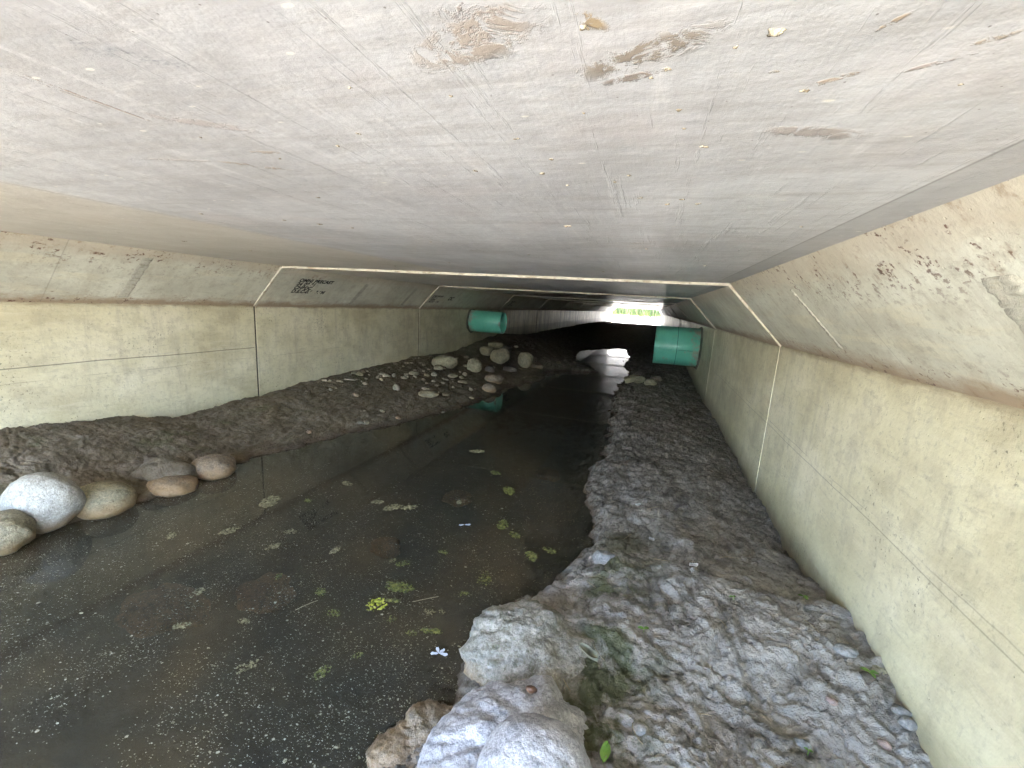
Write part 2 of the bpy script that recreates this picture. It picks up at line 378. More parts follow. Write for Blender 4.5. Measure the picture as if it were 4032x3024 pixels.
M['white_stone'] = stone_mat('white_cobble', (.32, .315, .27), (.45, .44, .38), dark=(.20, .19, .16))
M['pale_stone'] = stone_mat('pale_cobble', (.20, .175, .105), (.36, .32, .21), dark=(.10, .085, .05))
M['sunk_stone'] = stone_mat('sunk_rock', (.16, .085, .04), (.36, .22, .12), wet=False, scale=14)
M['brown_stone'] = stone_mat('brown_cobble', (.17, .12, .07), (.28, .22, .15))
M['dark_stone'] = stone_mat('dark_cobble', (.07, .06, .045), (.12, .10, .075))
M['grey_stone'] = stone_mat('grey_cobble', (.33, .325, .33), (.50, .495, .505), dark=(.19, .185, .185), scale=9, orange=.4)
M['muddy_stone'] = stone_mat('mud_caked_boulder', (.17, .155, .125), (.36, .34, .30), dark=(.09, .09, .05), scale=12, orange=.6)
M['pink_stone'] = stone_mat('pink_stone', (.30, .21, .17), (.38, .28, .24), wet=False)
M['pale_dry'] = stone_mat('pale_dry_stone', (.20, .195, .18), (.33, .32, .30), wet=False, dark=(.15, .15, .15))
M['tiny_pale'] = stone_mat('pale_pebble', (.20, .175, .11), (.38, .34, .24), wet=False, scale=20)
M['orange_stone'] = stone_mat('orange_pebble', (.26, .17, .10), (.36, .26, .17), wet=False)
M['algae'] = simple('algae', [(.38, (.045, .045, .010)), (.5, (.12, .125, .022)), (.64, (.24, .23, .055))], 70, .6, .9, .006, 160)
M['bright_algae'] = simple('bright_algae', [(.38, (.17, .19, .015)), (.5, (.38, .40, .03)), (.64, (.60, .60, .13))], 60, .6, .9, .006, 160)
M['tan_algae'] = simple('tan_scum', [(.38, (.09, .075, .03)), (.5, (.20, .17, .08)), (.64, (.34, .29, .16))], 70, .7, .9, .006, 160)
M['speck'] = simple('floating_specks', [(.42, (.13, .105, .055)), (.5, (.25, .215, .125)), (.60, (.42, .38, .27))], 90, .7, .2, .001, 90)
M['petal'] = simple('petal', [(.3, (.46, .48, .52)), (.7, (.60, .62, .66))], 90, .5, .2, .001, 200)
M['paper'] = simple('white_scrap', [(.3, (.45, .45, .42)), (.7, (.6, .6, .58))], 60, .6, .3, .001, 200)
M['straw'] = simple('straw', [(.3, (.30, .24, .14)), (.7, (.50, .43, .28))], 30, .7, .2, .001, 90)
M['leaf'] = simple('green_leaf', [(.3, (.10, .22, .03)), (.7, (.20, .34, .07))], 60, .45, .3, .001, 120)
M['deadleaf'] = simple('dead_leaf', [(.3, (.10, .10, .065)), (.7, (.22, .22, .15))], 50, .7, .5, .002, 120)
M['shell'] = simple('brown_shell', [(.3, (.06, .028, .015)), (.7, (.15, .07, .035))], 80, .4, .2, .001, 120)
M['gravel'] = simple('outside_gravel', [(.3, (.34, .32, .29)), (.6, (.52, .50, .46))], 6, .9, .8, .03, 12)
M['grass'] = simple('grass_blades', [(.38, (.008, .024, .002)), (.5, (.024, .045, .004)), (.62, (.06, .065, .012))], 1.5, .5, .1, .001, 20)
M['turf'] = simple('turf', [(.3, (.05, .08, .02)), (.6, (.09, .11, .035))], 2, .9, .6, .03, 20)

# ------------------------------------------------------------------ culvert
HC, HX, HZ, W2 = 1.183, .290, .307, 1.8
JOINTS = [-.9, 2.569, 5.06, 8.21, 11.24, 14.35, 17.45, 20.6, 23.8, 27.2, 30.4, 33.9]
GAP = .016
INS = .013                                                # the mould's draft: every section narrows by this much at its near end
culvert = bpy.data.objects.new('box_culvert', None); COL.objects.link(culvert)
culvert.location = (0, 0, 0)
tag(culvert, 'long pale precast concrete box culvert with sloped upper corners, seen from inside', 'culvert')

def prism(y0, y1, prof0, prof1, ndiv=1):
    bm = bmesh.new(); k = len(prof0); rings = []
    for i in range(ndiv+1):
        f = i/ndiv; y = y0+(y1-y0)*f
        rings.append([bm.verts.new((a[0]*(1-f)+b[0]*f, y, a[1]*(1-f)+b[1]*f)) for a, b in zip(prof0, prof1)])
    for r0, r1 in zip(rings, rings[1:]):
        for i in range(k):
            bm.faces.new((r0[i], r0[(i+1) % k], r1[(i+1) % k], r1[i]))
    bm.faces.new(rings[0]); bm.faces.new(rings[-1][::-1])
    return bm

TOP, OUT = 1.42, 2.05
ceilings, haunches = [], {}
rj = random.Random(3)
for j in range(len(JOINTS)-1):
    y0, y1 = JOINTS[j]+(GAP if j else 0), JOINTS[j+1]
    i0 = INS if j else 0
    dz = rj.uniform(-.003, .003) if j > 2 else 0
    def C(i, s): return (s*(W2-HX-i*.3), HC-i+dz)
    def H(i, s): return (s*(W2-i*.2), HC-HZ-i*.5+dz)
    def cprof(i): return [C(i, -1), C(i, 1), (C(i, 1)[0], TOP), (C(i, -1)[0], TOP)]
    c = bm_obj('ceiling_slab', prism(y0, y1, cprof(i0), cprof(0)), M['ceiling'], culvert); ceilings.append(c)
    for s in (-1, 1):
        def hprof(i): return [H(i, s), C(i, s), (C(i, s)[0], TOP), (s*W2, TOP), (s*W2, H(i, s)[1])] if i else [H(0, s), C(0, s), (C(0, s)[0], TOP), (s*W2, TOP), (s*(W2+.0002), H(0, s)[1]+.001)]
        haunches[j, s] = bm_obj('haunch', prism(y0, y1, hprof(i0), hprof(0)), M['haunch'], culvert)
        def wprof(i): return [(s*(W2-i*.2), -.6), (s*(W2-i*.2), H(i, s)[1]), (s*W2+s*.0004, H(i, s)[1]), (s*W2+s*.0004, TOP), (s*OUT, TOP), (s*OUT, -.6)]
        bm_obj('side_wall', prism(y0, y1, wprof(i0), wprof(0)), M['wall'], culvert)
    if j:                                                 # mortar in the joint: bright over the roof and slopes, a dark open groove down the walls
        yj = JOINTS[j]
        bm = bmesh.new()
        def ring(pts, dep, mi):
            for a, b in zip(pts, pts[1:]):
                ax, az = a; bx_, bz = b
                na = Vector((bx_-ax, 0, bz-az)).normalized(); nn = Vector((-na.z, 0, na.x))
                if nn.z < -.0001 or (abs(nn.z) < .001 and nn.x*ax < 0): nn = -nn
                vs = [bm.verts.new(v) for v in ((ax, yj, az), (bx_, yj, bz), (bx_, yj+GAP+.003, bz), (ax, yj+GAP+.003, az))]
                up = [bm.verts.new((v.co+nn*dep)) for v in vs]
                for f in ((0, 1, 2, 3),): bm.faces.new([vs[q] for q in f])
                for q in range(4): bm.faces.new((vs[q], vs[(q+1) % 4], up[(q+1) % 4], up[q]))
        e = INS+.001
        def lerp(a, b, f): return (a[0]*(1-f)+b[0]*f, a[1]*(1-f)+b[1]*f)
        arch = [H(e, -1)]
        prev = H(e, -1)
        for q in range(1, 7): arch.append(lerp(H(e, -1), C(e, -1), q/6))
        for q in range(1, 25): arch.append(lerp(C(e, -1), C(e, 1), q/24))
        for q in range(1, 7): arch.append(lerp(C(e, 1), H(e, 1), q/6))
        arch = [(a, b+rj.uniform(-.0012, .0012)) for a, b in arch]
        ring(arch, .05, 0)
        bm_obj('joint_mortar', bm, M['seal'], culvert)
        bm = bmesh.new()
        for s in (-1, 1):
            zt = H(e, s)[1]
            if s < 0: xa, xb = -W2-.002, -W2-.05
            else: xa, xb = W2+.001, W2+.05
            ys = [yj, yj+GAP+.003] if s > 0 else [yj+.0005, yj+GAP-.0005]
            vs = [bm.verts.new(v) for v in ((xa, ys[0], zt), (xa, ys[1], zt), (xb, ys[1], zt), (xb, ys[0], zt), (xa, ys[0], -.5), (xa, ys[1], -.5), (xb, ys[1], -.5), (xb, ys[0], -.5))]
            if s < 0 and j > 2:
                for q, v in enumerate(vs): v.co.y += (-.02 if q % 4 in (0, 3) else .035); v.co.x += .003
            for f in ((0, 1, 2, 3), (4, 5, 6, 7), (0, 1, 5, 4), (1, 2, 6, 5), (2, 3, 7, 6), (3, 0, 4, 7)): bm.faces.new([vs[q] for q in f])
            if s < 0: bm_obj('joint_filler', bm, M['sealdark'], culvert); bm = bmesh.new()
        bm_obj('joint_filler', bm, M['sealpale'], culvert)

# blobs of mortar and dried mud stuck to the roof, each one a sub-part of its slab
CR = [(1.19,.33,7),(1.17,.34,4),(1.15,.47,4),(1.14,.43,3),(1.06,.42,3),(1.17,.52,4),(.98,.47,3),(1.0,.54,4),(1.07,.64,5),(1.0,.65,4),(1.1,.73,4),(1.16,.74,5),(1.09,.61,4),(.94,.96,8),(1.14,.77,7),(1.39,.96,7),(1.19,.77,5),(.98,.59,5),(1.12,.37,4),(1.13,.36,3),(1.23,.41,3),(1.33,.42,3),(1.08,.30,6),(.87,.34,2.5),(.81,.43,2.5),(.6,.41,2.5),(.29,.95,6),(.05,.82,5),(-.71,1.61,11),(.23,.9,5),(.52,.69,4),(.46,1.23,8),(.95,.37,3),(.89,.57,3),(.76,.46,3),(.64,.49,2.5),(-.73,1.33,8),(.35,1.0,5),(.7,1.5,7),(.2,1.9,9),(1.1,1.3,7),(-.3,2.2,9),(.9,2.1,8),(1.3,1.7,7),(.5,2.3,9)]
def blob(bm, c, r, seed, flat=.5, sub=2, amp=.35):
    ret = bmesh.ops.create_icosphere(bm, subdivisions=sub, radius=1)
    rr = random.Random(seed); ph = [rr.uniform(0, 9) for _ in range(6)]
    for v in ret['verts']:
        p = v.co.copy()
        k = 1+amp*(math.sin(p.x*3+ph[0])*math.sin(p.y*3.4+ph[1])+.6*math.sin(p.z*5+ph[2]+p.x*4)*math.sin(p.y*6+ph[3]))
        v.co = Vector((p.x*r[0]*k+c[0], p.y*r[1]*k+c[1], p.z*r[2]*k*flat+c[2]))
for i, (x, y, mm) in enumerate(CR):
    bm = bmesh.new(); r = mm*.0007; rr = random.Random(i)
    for q in range(rr.randint(1, 3)):
        dx, dy = rr.uniform(-r, r)*1.2, rr.uniform(-r, r)*.8
        blob(bm, (x+dx, y+dy, HC), (r*rr.uniform(.5, .9),)*3, i*7+q, .4, 3, .5)
    bm_obj('mortar_crumb', bm, M['crumb'], ceilings[0], True)

# grout patches on the sloped corners (sub-parts of the haunch), u along the slope, y along the culvert
def on_haunch(s, f, y, off=0.0, j=0):
    y0, y1 = JOINTS[j], JOINTS[j+1]; i = INS*(1-(y-y0)/(y1-y0)) if j else 0
    a = Vector((s*(W2-i*.2), y, HC-HZ-i*.5)); b = Vector((s*(W2-HX-i*.3), y, HC-i))
    n = Vector((-s*HZ, 0, -HX)).normalized()
    return a.lerp(b, f)+n*off
def patch(j, s, y0, y1, f0, f1, skew, seed, thick=.003, nu=40, nv=8):
    bm = bmesh.new(); vs = []
    rr = random.Random(seed)
    for a in range(nu+1):
        row = []
        fa = a/nu; f = f0+(f1-f0)*fa
        wl, wr = rr.uniform(-.1, .1), rr.uniform(-.1, .1)
        for b in range(nv+1):
            fb = b/nv; y = (y0+(y1-y0)*(fb+(wl*(1-fb)+wr*fb)*.5))+skew*fa
            edge = min(fa, 1-fa, fb, 1-fb)
            o = -.002 if edge < 1e-6 else thick*(.5+.5*math.sin(a*1.9+b*.3*math.sin(a)+seed))+rr.uniform(0, .0006)
            row.append(bm.verts.new(on_haunch(s, f, y, o, j)))
        vs.append(row)
    for a in range(nu):
        for b in range(nv): bm.faces.new((vs[a][b], vs[a+1][b], vs[a+1][b+1], vs[a][b+1]))
    return bm_obj('grout_patch', bm, M['patch'], haunches[j, s], True)
patch(0, -1, 1.655, 1.715, .10, .86, .02, 1)
patch(0, 1, 1.68, 1.705, .15, .78, .01, 2, .004)
patch(0, 1, .79, .87, .05, .70, -.02, 3, .005)
patch(1, -1, 3.62, 3.68, .12, .8, .02, 4)
patch(1, -1, 4.55, 4.62, .1, .8, .02, 6, .002)

def stencil(j, s, y, f, lines, size, pitch, name='stencil_lettering'):
    cu = bpy.data.curves.new(name, 'FONT'); cu.body = '\n'.join(lines); cu.size = size
    cu.space_line = pitch/size; cu.offset = size*.05; cu.shear = .12; cu.space_character = 1.04; cu.space_word = 1.2
    o = bpy.data.objects.new('tmp', cu); COL.objects.link(o)
    dg = bpy.context.evaluated_depsgraph_get(); dg.update()
    me = bpy.data.meshes.new_from_object(o.evaluated_get(dg))
    COL.objects.unlink(o); bpy.data.objects.remove(o)
    p0 = on_haunch(s, f, y, .0012, j); p1 = on_haunch(s, f+.2, y, .0012, j); p2 = on_haunch(s, f, y+.2, .0012, j)
    up = (p1-p0).normalized(); rt = (p2-p0).normalized()
    for v in me.vertices: v.co = p0+rt*(v.co.x*1.05)+up*v.co.y
    return link(name, me, M['ink'], haunches[j, s])
T1 = ['OMNI PRECAST', '24 08 31', 'CHBDC', 'D.E.C-0.6']
for jj, yy, ff, sz, pt in ((1, 2.815, .705, .050, .042), (2, 5.13, .56, .038, .036), (3, 8.45, .55, .036, .036)):
    for q, tx in enumerate(T1):
        stencil(jj, -1, yy, ff-q*pt/.422, [tx], sz, pt)
    stencil(jj, -1, yy+sz*5.2, ff-3*pt/.422, ['3.6M'], sz, pt)
stencil(2, -1, 5.62, .44, ['OC'], .09, .09)

# ------------------------------------------------------------------ ground, creek bed, water
ncol = 701
xs = np.linspace(-1.83, 1.83, ncol)
ys = np.concatenate([np.linspace(-1.05, .35, 90, endpoint=False), .35*np.exp(np.linspace(0, math.log(33.7/.35), 1000))])
X, Y = np.meshgrid(xs, ys)
def relief(X, Y, res):
    wx = X+.05*fbm(X*5, Y*5, 3, 3); wy = Y+.05*fbm(X*5, Y*5, 3, 9)
    d = (wx*.55+wy*.83); e = (wx*.83-wy*.55)               # furrows run across the bank towards the water
    big = fbm(wx*3, wy*3, 3, 1)*.022
    lump = (np.sqrt(np.abs(noise(d*9, e*6, 21))+.004)-.45)*.017
    lump2 = (np.sqrt(np.abs(noise(d*24+4, e*17, 31))+.01)-.45)*.016
    lump3 = (np.sqrt(np.abs(noise(wx*52+4, wy*47, 36))+.01)-.45)*.014
    fine = fbm(wx*80, wy*80, 2, 41, .6)*.0022+lump3
    pits = -np.clip(noise(wx*20, wy*20, 61)-.35, 0, 1)*.025
    a = np.clip(.35/res, 0, 1)
    return big+lump+lump2*a+(fine+pits)*a
rag = np.interp(Y, [0, 3, 8, 14], [.035, .045, .08, .10])
base = ground_base(np.clip(X+rag*fbm(X*6, Y*5, 4, 81, .6), -1.8, 1.8), Y+rag*1.2*fbm(X*5, Y*4, 3, 91))
R = relief(X, Y, np.maximum(Y*.16, .25))
leftf = np.clip((-.1-X)/.3, 0, 1)
amp = np.where(base < -.04, .35, 1.0)*(1-.35*leftf)
shore = np.clip(base/.03, .5, 1)
far = np.interp(Y, [6, 11, 30], [1, 1.4, 2.2])
Z = base+R*amp*shore*far
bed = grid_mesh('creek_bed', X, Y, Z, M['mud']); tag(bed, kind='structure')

wx_ = np.linspace(-1.82, 1.82, 60); wy_ = np.concatenate([np.linspace(-9, -.8, 20), np.linspace(-.7, 14.6, 120)])
WX, WY = np.meshgrid(wx_, wy_)
water = grid_mesh('water', WX, WY, WX*0, M['water']); tag(water, kind='structure')

# ground sheet outside, with the culvert's footprint lowered under it
gx = np.concatenate([np.linspace(-300, -12, 14), np.linspace(-10, -2.1, 24), np.linspace(-1.9, 1.9, 30), np.linspace(2.1, 10, 24), np.linspace(12, 300, 14)])
gy = np.concatenate([np.linspace(-300, -14, 14), np.linspace(-12, -1.12, 40), np.linspace(-1.0, 33.6, 12), np.linspace(33.66, 62, 90), np.linspace(66, 300, 14)])
GX, GY = np.meshgrid(gx, gy)
bank_n = np.interp(np.abs(GX), [1.2, 3, 8, 20], [0, .10, .5, .9])*sst(-1.1, -3.2, GY)
chan_n = np.where((np.abs(GX+.15) < .95), -.12, .06+.04*fbm(GX*2, GY*2, 3, 5))
bank_f = np.interp(GY, [33.6, 36, 42, 47, 54, 62, 90], [.0, .05, .28, .70, 1.6, 2.4, 3.0])+.07*fbm(GX*1.3, GY*1.3, 4, 8)
GZ = np.where(GY < 0, chan_n+bank_n, bank_f)
inside = (GY > -1.1) & (GY < 33.62)
GZ = np.where(inside, -.75, GZ)
ground = grid_mesh('ground', GX, GY, GZ, [M['gravel'], M['turf']]); tag(ground, kind='structure')
# turf beyond the stony strip
mi = np.zeros(len(ground.data.polygons), np.int32)
cen = np.zeros(len(mi)*3, np.float32); ground.data.polygons.foreach_get('center', cen); cen = cen.reshape(-1, 3)
mi[(cen[:, 1] > 45) | (np.abs(cen[:, 0]) > 9) | (cen[:, 1] < -14)] = 1
ground.data.polygons.foreach_set('material_index', mi)

# road embankment over the culvert
bm = bmesh.new()
def block(x0, x1, y0, y1, z0, z1, iy):
    v = [bm.verts.new(c) for c in ((x0, y0, z0), (x1, y0, z0), (x1, y1, z0), (x0, y1, z0), (x0, y0+iy, z1), (x1, y0+iy, z1), (x1, y1-iy, z1), (x0, y1-iy, z1))]
    for f in ((0, 3, 2, 1), (4, 5, 6, 7), (0, 1, 5, 4), (1, 2, 6, 5), (2, 3, 7, 6), (3, 0, 4, 7)): bm.faces.new([v[q] for q in f])
block(-2.06, 2.06, -.8, 33.7, 1.425, 2.3, 1.1)
block(2.063, 60, -.8, 33.7, -.8, 2.3, 1.1)
block(-60, -2.063, -.8, 33.7, -.8, 2.3, 1.1)
tag(bm_obj('embankment', bm, M['turf']), kind='structure')

# ------------------------------------------------------------------ reeds and grass past the far mouth
def blades(name, n, xr, yr, h, w, mat, seed, zf):
    rg = np.random.default_rng(seed)
    x = rg.uniform(*xr, n); y = rg.uniform(*yr, n); z = zf(x, y)-.03
    hh = h*rg.uniform(.5, 1.25, n); a = rg.uniform(0, PI, n); lean = rg.normal(0, .22, (n, 2))
    lv = np.array([0, .4, .75, 1.0]); ww = np.array([1, .85, .5, .05])
    P = np.zeros((n, 8, 3))
    for k in range(4):
        bx_ = x+lean[:, 0]*hh*lv[k]**2; by = y+lean[:, 1]*hh*lv[k]**2; bz = z+hh*lv[k]
        for q, sg in enumerate((-1, 1)):
            P[:, k*2+q] = np.stack([bx_+sg*w*ww[k]*np.cos(a), by+sg*w*ww[k]*np.sin(a), bz], -1)
    F = []
    base_ = (np.arange(n)*8)[:, None, None]
    q = np.array([[0, 1, 3, 2], [2, 3, 5, 4], [4, 5, 7, 6]])[None]
    F = (base_+q).reshape(-1, 4)
    me = bpy.data.meshes.new(name)
    me.from_pydata(P.reshape(-1, 3).tolist(), [], F.tolist()); me.update()
    return link(name, me, mat)
def zfar(x, y): return np.interp(y, [33.6, 36, 42, 47, 54, 62, 90], [.0, .05, .28, .70, 1.6, 2.4, 3.0])
tag(blades('tall_grass', 9000, (-9, 9), (43.5, 58), 1.3, .02, M['grass'], 5, zfar), 'bright green tall grass on the bank beyond the far culvert mouth', 'grass', kind='stuff')

# ------------------------------------------------------------------ stones
def stone(name, row, mat, seed, label, group=None, cat='stone', dy=.85, rot=None, amp=.10, sub=4, angular=0.0, crust=0.0):
    x, y, z, rx, rz = row
    bm = bmesh.new()
    bmesh.ops.create_icosphere(bm, subdivisions=sub, radius=1)
    co = np.array([v.co[:] for v in bm.verts])
    rr = random.Random(seed)
    if angular:                                            # knock flats off the round shape
        for _ in range(9):
            n = Vector((rr.gauss(0, 1), rr.gauss(0, 1), rr.gauss(0, 1))).normalized(); d = rr.uniform(.72, .92)
            k = co@np.array(n); over = np.clip(k-d, 0, 9)*angular
            co -= over[:, None]*np.array(n)[None]
    pw = 2.15
    co *= ((np.abs(co)**pw).sum(1)**(-1/pw))[:, None]
    o = rr.uniform(0, 50)
    a = np.arctan2(co[:, 1], co[:, 0])
    d = amp*(fbm(co[:, 0]*1.1+o, co[:, 1]*1.1+co[:, 2]*.9, 3, seed)+.8*noise(co[:, 2]*1.3+o, co[:, 0]*1.2-co[:, 1], seed+5))
    d += amp*.16*fbm(co[:, 0]*6+o, co[:, 1]*6+co[:, 2]*5, 3, seed+9)
    if crust:
        q1, q2, q3 = co[:, 0]+o, co[:, 1]+.7*co[:, 2], co[:, 2]-.5*co[:, 0]+o
        d += crust*((np.sqrt(np.abs(noise(q1*3.2+.3*noise(q2*4, q3*4, 3), q2*3.2, 51))+.01)-.5)+.55*(np.sqrt(np.abs(noise(q2*8, q3*8, 53))+.01)-.5)+.3*fbm(q1*20, q2*20+q3*9, 3, 57, .6))
    co *= (1+d)[:, None]
    co *= np.array([rx, rx*dy, rz])
    e = Euler((rr.uniform(-.12, .12), rr.uniform(-.12, .12), rot if rot is not None else rr.uniform(-.3, .3))).to_matrix()
    co = co@np.array(e).T
    for v, c in zip(bm.verts, co): v.co = c
    ob = bm_obj(name, bm, mat, None, True); ob.location = (x, y, z)
    tag(ob, label, cat, group)
    return ob
ROWS = {
'B1':[-1.137, 0.958, 0.104, 0.153, 0.108],
'B0':[-1.061, 0.801, 0.067, 0.113, 0.079],
'B2':[-1.065, 1.132, 0.039, 0.146, 0.076],
'B3':[-1.036, 1.391, 0.023, 0.112, 0.044],
'B4':[-1.051, 1.612, 0.034, 0.12, 0.068],
'B5':[-1.165, 1.431, 0.082, 0.178, 0.125],
'N1':[0.909, 0.974, 0.1, 0.162, 0.125],
'N2':[0.938, 0.674, 0.131, 0.167, 0.13],
'N3':[1.011, 0.639, 0.149, 0.109, 0.11],
'N4':[0.765, 0.704, 0.038, 0.101, 0.119],
'N5':[1.075, 1.48, 0.098, 0.046, 0.033],
'M1':[-1.29, 4.85, 0.231, 0.162, 0.097],
'M2':[-0.974, 5.076, 0.19, 0.102, 0.097],
'M3':[-1.237, 6.137, 0.271, 0.097, 0.076],
'M4':[-1.274, 6.648, 0.32, 0.127, 0.057],
'M5':[-0.964, 6.018, 0.223, 0.15, 0.113],
'M6':[-0.627, 6.238, 0.169, 0.119, 0.125],
'M7':[-0.839, 5.278, 0.13, 0.069, 0.051],
'M8':[-1.274, 4.65, 0.181, 0.065, 0.041],
'M9':[-0.669, 5.613, 0.102, 0.096, 0.051],
'M10':[-0.637, 4.893, 0.076, 0.112, 0.074],
'M11':[-0.522, 4.443, 0.05, 0.08, 0.061],
'M12':[-0.524, 6.454, 0.071, 0.129, 0.064],
'M13':[-1.097, 6.747, 0.262, 0.075, 0.06],
'R1':[1.011, 5.97, 0.091, 0.143, 0.063],
'R2':[1.216, 5.771, 0.104, 0.077, 0.051],
'R3':[1.288, 6.176, 0.103, 0.076, 0.053],
'S1':[-1.146, 3.539, 0.141, 0.037, 0.039],
'S2':[-0.851, 3.632, 0.097, 0.105, 0.036],
'S3':[-0.965, 3.789, 0.11, 0.044, 0.017],
'S4':[-1.472, 3.828, 0.189, 0.058, 0.029],
'S5':[-1.341, 4.196, 0.176, 0.065, 0.024],
'S6':[-1.302, 3.925, 0.163, 0.037, 0.02],
'S7':[-1.171, 4.339, 0.156, 0.037, 0.027],
'S8':[-1.014, 4.517, 0.133, 0.062, 0.024],
'S9':[-0.956, 4.723, 0.127, 0.028, 0.031],
'S10':[-0.823, 4.392, 0.1, 0.058, 0.021],
'S11':[-1.652, 3.642, 0.205, 0.043, 0.024],
'S12':[-1.598, 3.445, 0.189, 0.068, 0.014],
'S13':[-1.405, 3.663, 0.171, 0.021, 0.018],
'S14':[-1.48, 3.715, 0.18, 0.021, 0.014],
'S15':[-1.612, 3.308, 0.187, 0.037, 0.015],
'S16':[-0.913, 2.684, 0.038, 0.025, 0.011],
'S17':[-1.058, 2.313, 0.04, 0.019, 0.013],
'S18':[-0.656, 4.229, 0.065, 0.023, 0.018],
'S19':[-1.007, 4.324, 0.124, 0.044, 0.013],
'S20':[-0.953, 4.145, 0.113, 0.025, 0.015],
'S21':[-1.049, 4.115, 0.128, 0.025, 0.015],
'S22':[-0.952, 4.0, 0.109, 0.027, 0.012],
'S23':[-1.374, 4.083, 0.174, 0.025, 0.015],
'S24':[-1.259, 4.073, 0.159, 0.025, 0.018],
'S25':[-1.411, 3.898, 0.18, 0.02, 0.025],
'S26':[-1.517, 3.072, 0.161, 0.023, 0.012],
'S27':[-1.519, 3.14, 0.162, 0.013, 0.009],
'S28':[-0.802, 4.099, 0.088, 0.02, 0.015],
'S29':[-0.757, 2.963, 0.026, 0.027, 0.015],
'T1':[1.718, 1.208, 0.152, 0.029, 0.018],
'T2':[1.794, 1.076, 0.12, 0.02, 0.016],
'T3':[1.802, 1.052, 0.115, 0.019, 0.021],
'T4':[1.725, 1.0, 0.108, 0.013, 0.018],
'T5':[1.558, 0.949, 0.117, 0.017, 0.015],
'T6':[1.8, 1.186, 0.144, 0.02, 0.014],
'T7':[1.741, 1.143, 0.14, 0.022, 0.022],
'T9':[1.644, 1.058, 0.124, 0.012, 0.013],
'T8':[1.212, 0.82, 0.124, 0.015, 0.02],
}
def st(key, mat, label, group=None, name='cobble', cat='stone', **kw):
    x, y, z, rx, rz = ROWS[key]
    lim = 1.8-rx*.75
    x = max(-lim, min(lim, x))
    return stone(name, (x, y, z, rx, rz), M[mat], sum(map(ord, key))*3+len(key), label, group, cat, **kw)
NL, NR, PM = 'stones along the left water edge', 'boulders at the near right water edge', 'cobbles heaped below the small green pipe'
for k_, m_ in (('B1', .84), ('B0', .9), ('B2', .86), ('B5', .8)): ROWS[k_][3] *= m_
ROWS['B5'][2] -= .055; ROWS['B5'][4] *= .8; ROWS['B1'][0] += .015; ROWS['B1'][4] *= 1.12; ROWS['B1'][2] += .005; ROWS['B2'][0] -= .03
st('B1', 'white_stone', 'large round white-grey pitted boulder at the left edge of the water', NL, 'boulder', 'boulder', amp=.06)
st('B0', 'pale_stone', 'yellowish boulder cut off by the left picture edge in front of the white one', NL, 'boulder', 'boulder', amp=.1)
st('B2', 'pale_stone', 'low flattish stone with orange-brown waterline right of the large white boulder', NL, amp=.08)
st('B3', 'brown_stone', 'low wet brown stone barely above the water, between two left bank stones', NL, amp=.08)
st('B4', 'brown_stone', 'brown-grey rounded stone, farthest of the row along the left water edge', NL, amp=.08)
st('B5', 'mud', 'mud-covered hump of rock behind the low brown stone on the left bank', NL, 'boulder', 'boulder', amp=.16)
stone('boulder', (.93, 1.02, .035, .18, .125), M['muddy_stone'], 11, 'mud-caked grey boulder with wet orange side, farthest of the near right boulders', NR, 'boulder', dy=.85, rot=.5, amp=.13, angular=.6, sub=6, crust=.06)
stone('boulder', (.955, .72, .03, .205, .15), M['grey_stone'], 24, 'pale angular lavender-grey rock between the mud-caked boulder and the smooth dome', NR, 'boulder', dy=.75, rot=.9, amp=.13, angular=.75, sub=6, crust=.045)
stone('boulder', (1.03, .635, .118, .115, .125), M['grey_stone'], 37, 'smooth domed blue-grey boulder at the bottom centre of the picture', NR, 'boulder', dy=.95, rot=.1, amp=.04, sub=6, crust=.006)
stone('boulder', (.765, .72, -.03, .13, .075), M['muddy_stone'], 44, 'shallow half-submerged tan rock left of the angular grey rock', NR, 'boulder', dy=1.0, rot=.6, amp=.16, angular=.5, sub=6, crust=.07)
st('N5', 'pale_dry', 'small pale wedge-shaped stone at the mud edge above the mud-caked boulder', None, amp=.14, angular=.8)
for key, mat, lab in (
  ('M1', 'pale_stone', 'biggest pale cobble against the left wall, left of the heap under the small pipe'),
  ('M2', 'pale_stone', 'upright oval cobble in front of the heap, between the biggest one and the round ones'),
  ('M3', 'pale_stone', 'tilted pale cobble partly behind the round cobble under the small pipe'),
  ('M4', 'pale_stone', 'flat pale cobble on top of the heap under the small pipe'),
  ('M5', 'pale_stone', 'large round pale cobble with dark waterline in the middle of the heap'),
  ('M6', 'pale_stone', 'round cobble with dark band, rightmost of the heap beside the water'),
  ('M7', 'dark_stone', 'dark low cobble in front of the heap, right of the upright oval one'),
  ('M8', 'pale_stone', 'small cobble leaning on the front of the biggest pale cobble'),
  ('M9', 'dark_stone', 'dark low cobble just below the large round pale cobble'),
  ('M10', 'brown_stone', 'flat brown cobble near the water, in front of the heap'),
  ('M11', 'brown_stone', 'reddish brown cobble at the water edge above the pipe reflection'),
  ('M12', 'brown_stone', 'low brown cobble at the right foot of the banded round cobble'),
  ('M13', 'dark_stone', 'dark cobble at the back of the heap, right of the flat top one')):
    st(key, mat, lab, PM, amp=.09, angular=.3)
st('R1', 'pale_stone', 'longest pale cobble below the big green pipe, leftmost of three', 'cobbles below the big green pipe', amp=.12)
st('R2', 'pale_stone', 'round pale cobble in front, middle of the three below the big green pipe', 'cobbles below the big green pipe', amp=.08)
st('R3', 'dark_stone', 'dull dark cobble, rightmost of three below the big green pipe', 'cobbles below the big green pipe', amp=.08)
LS = 'stones scattered on the left mud bank'
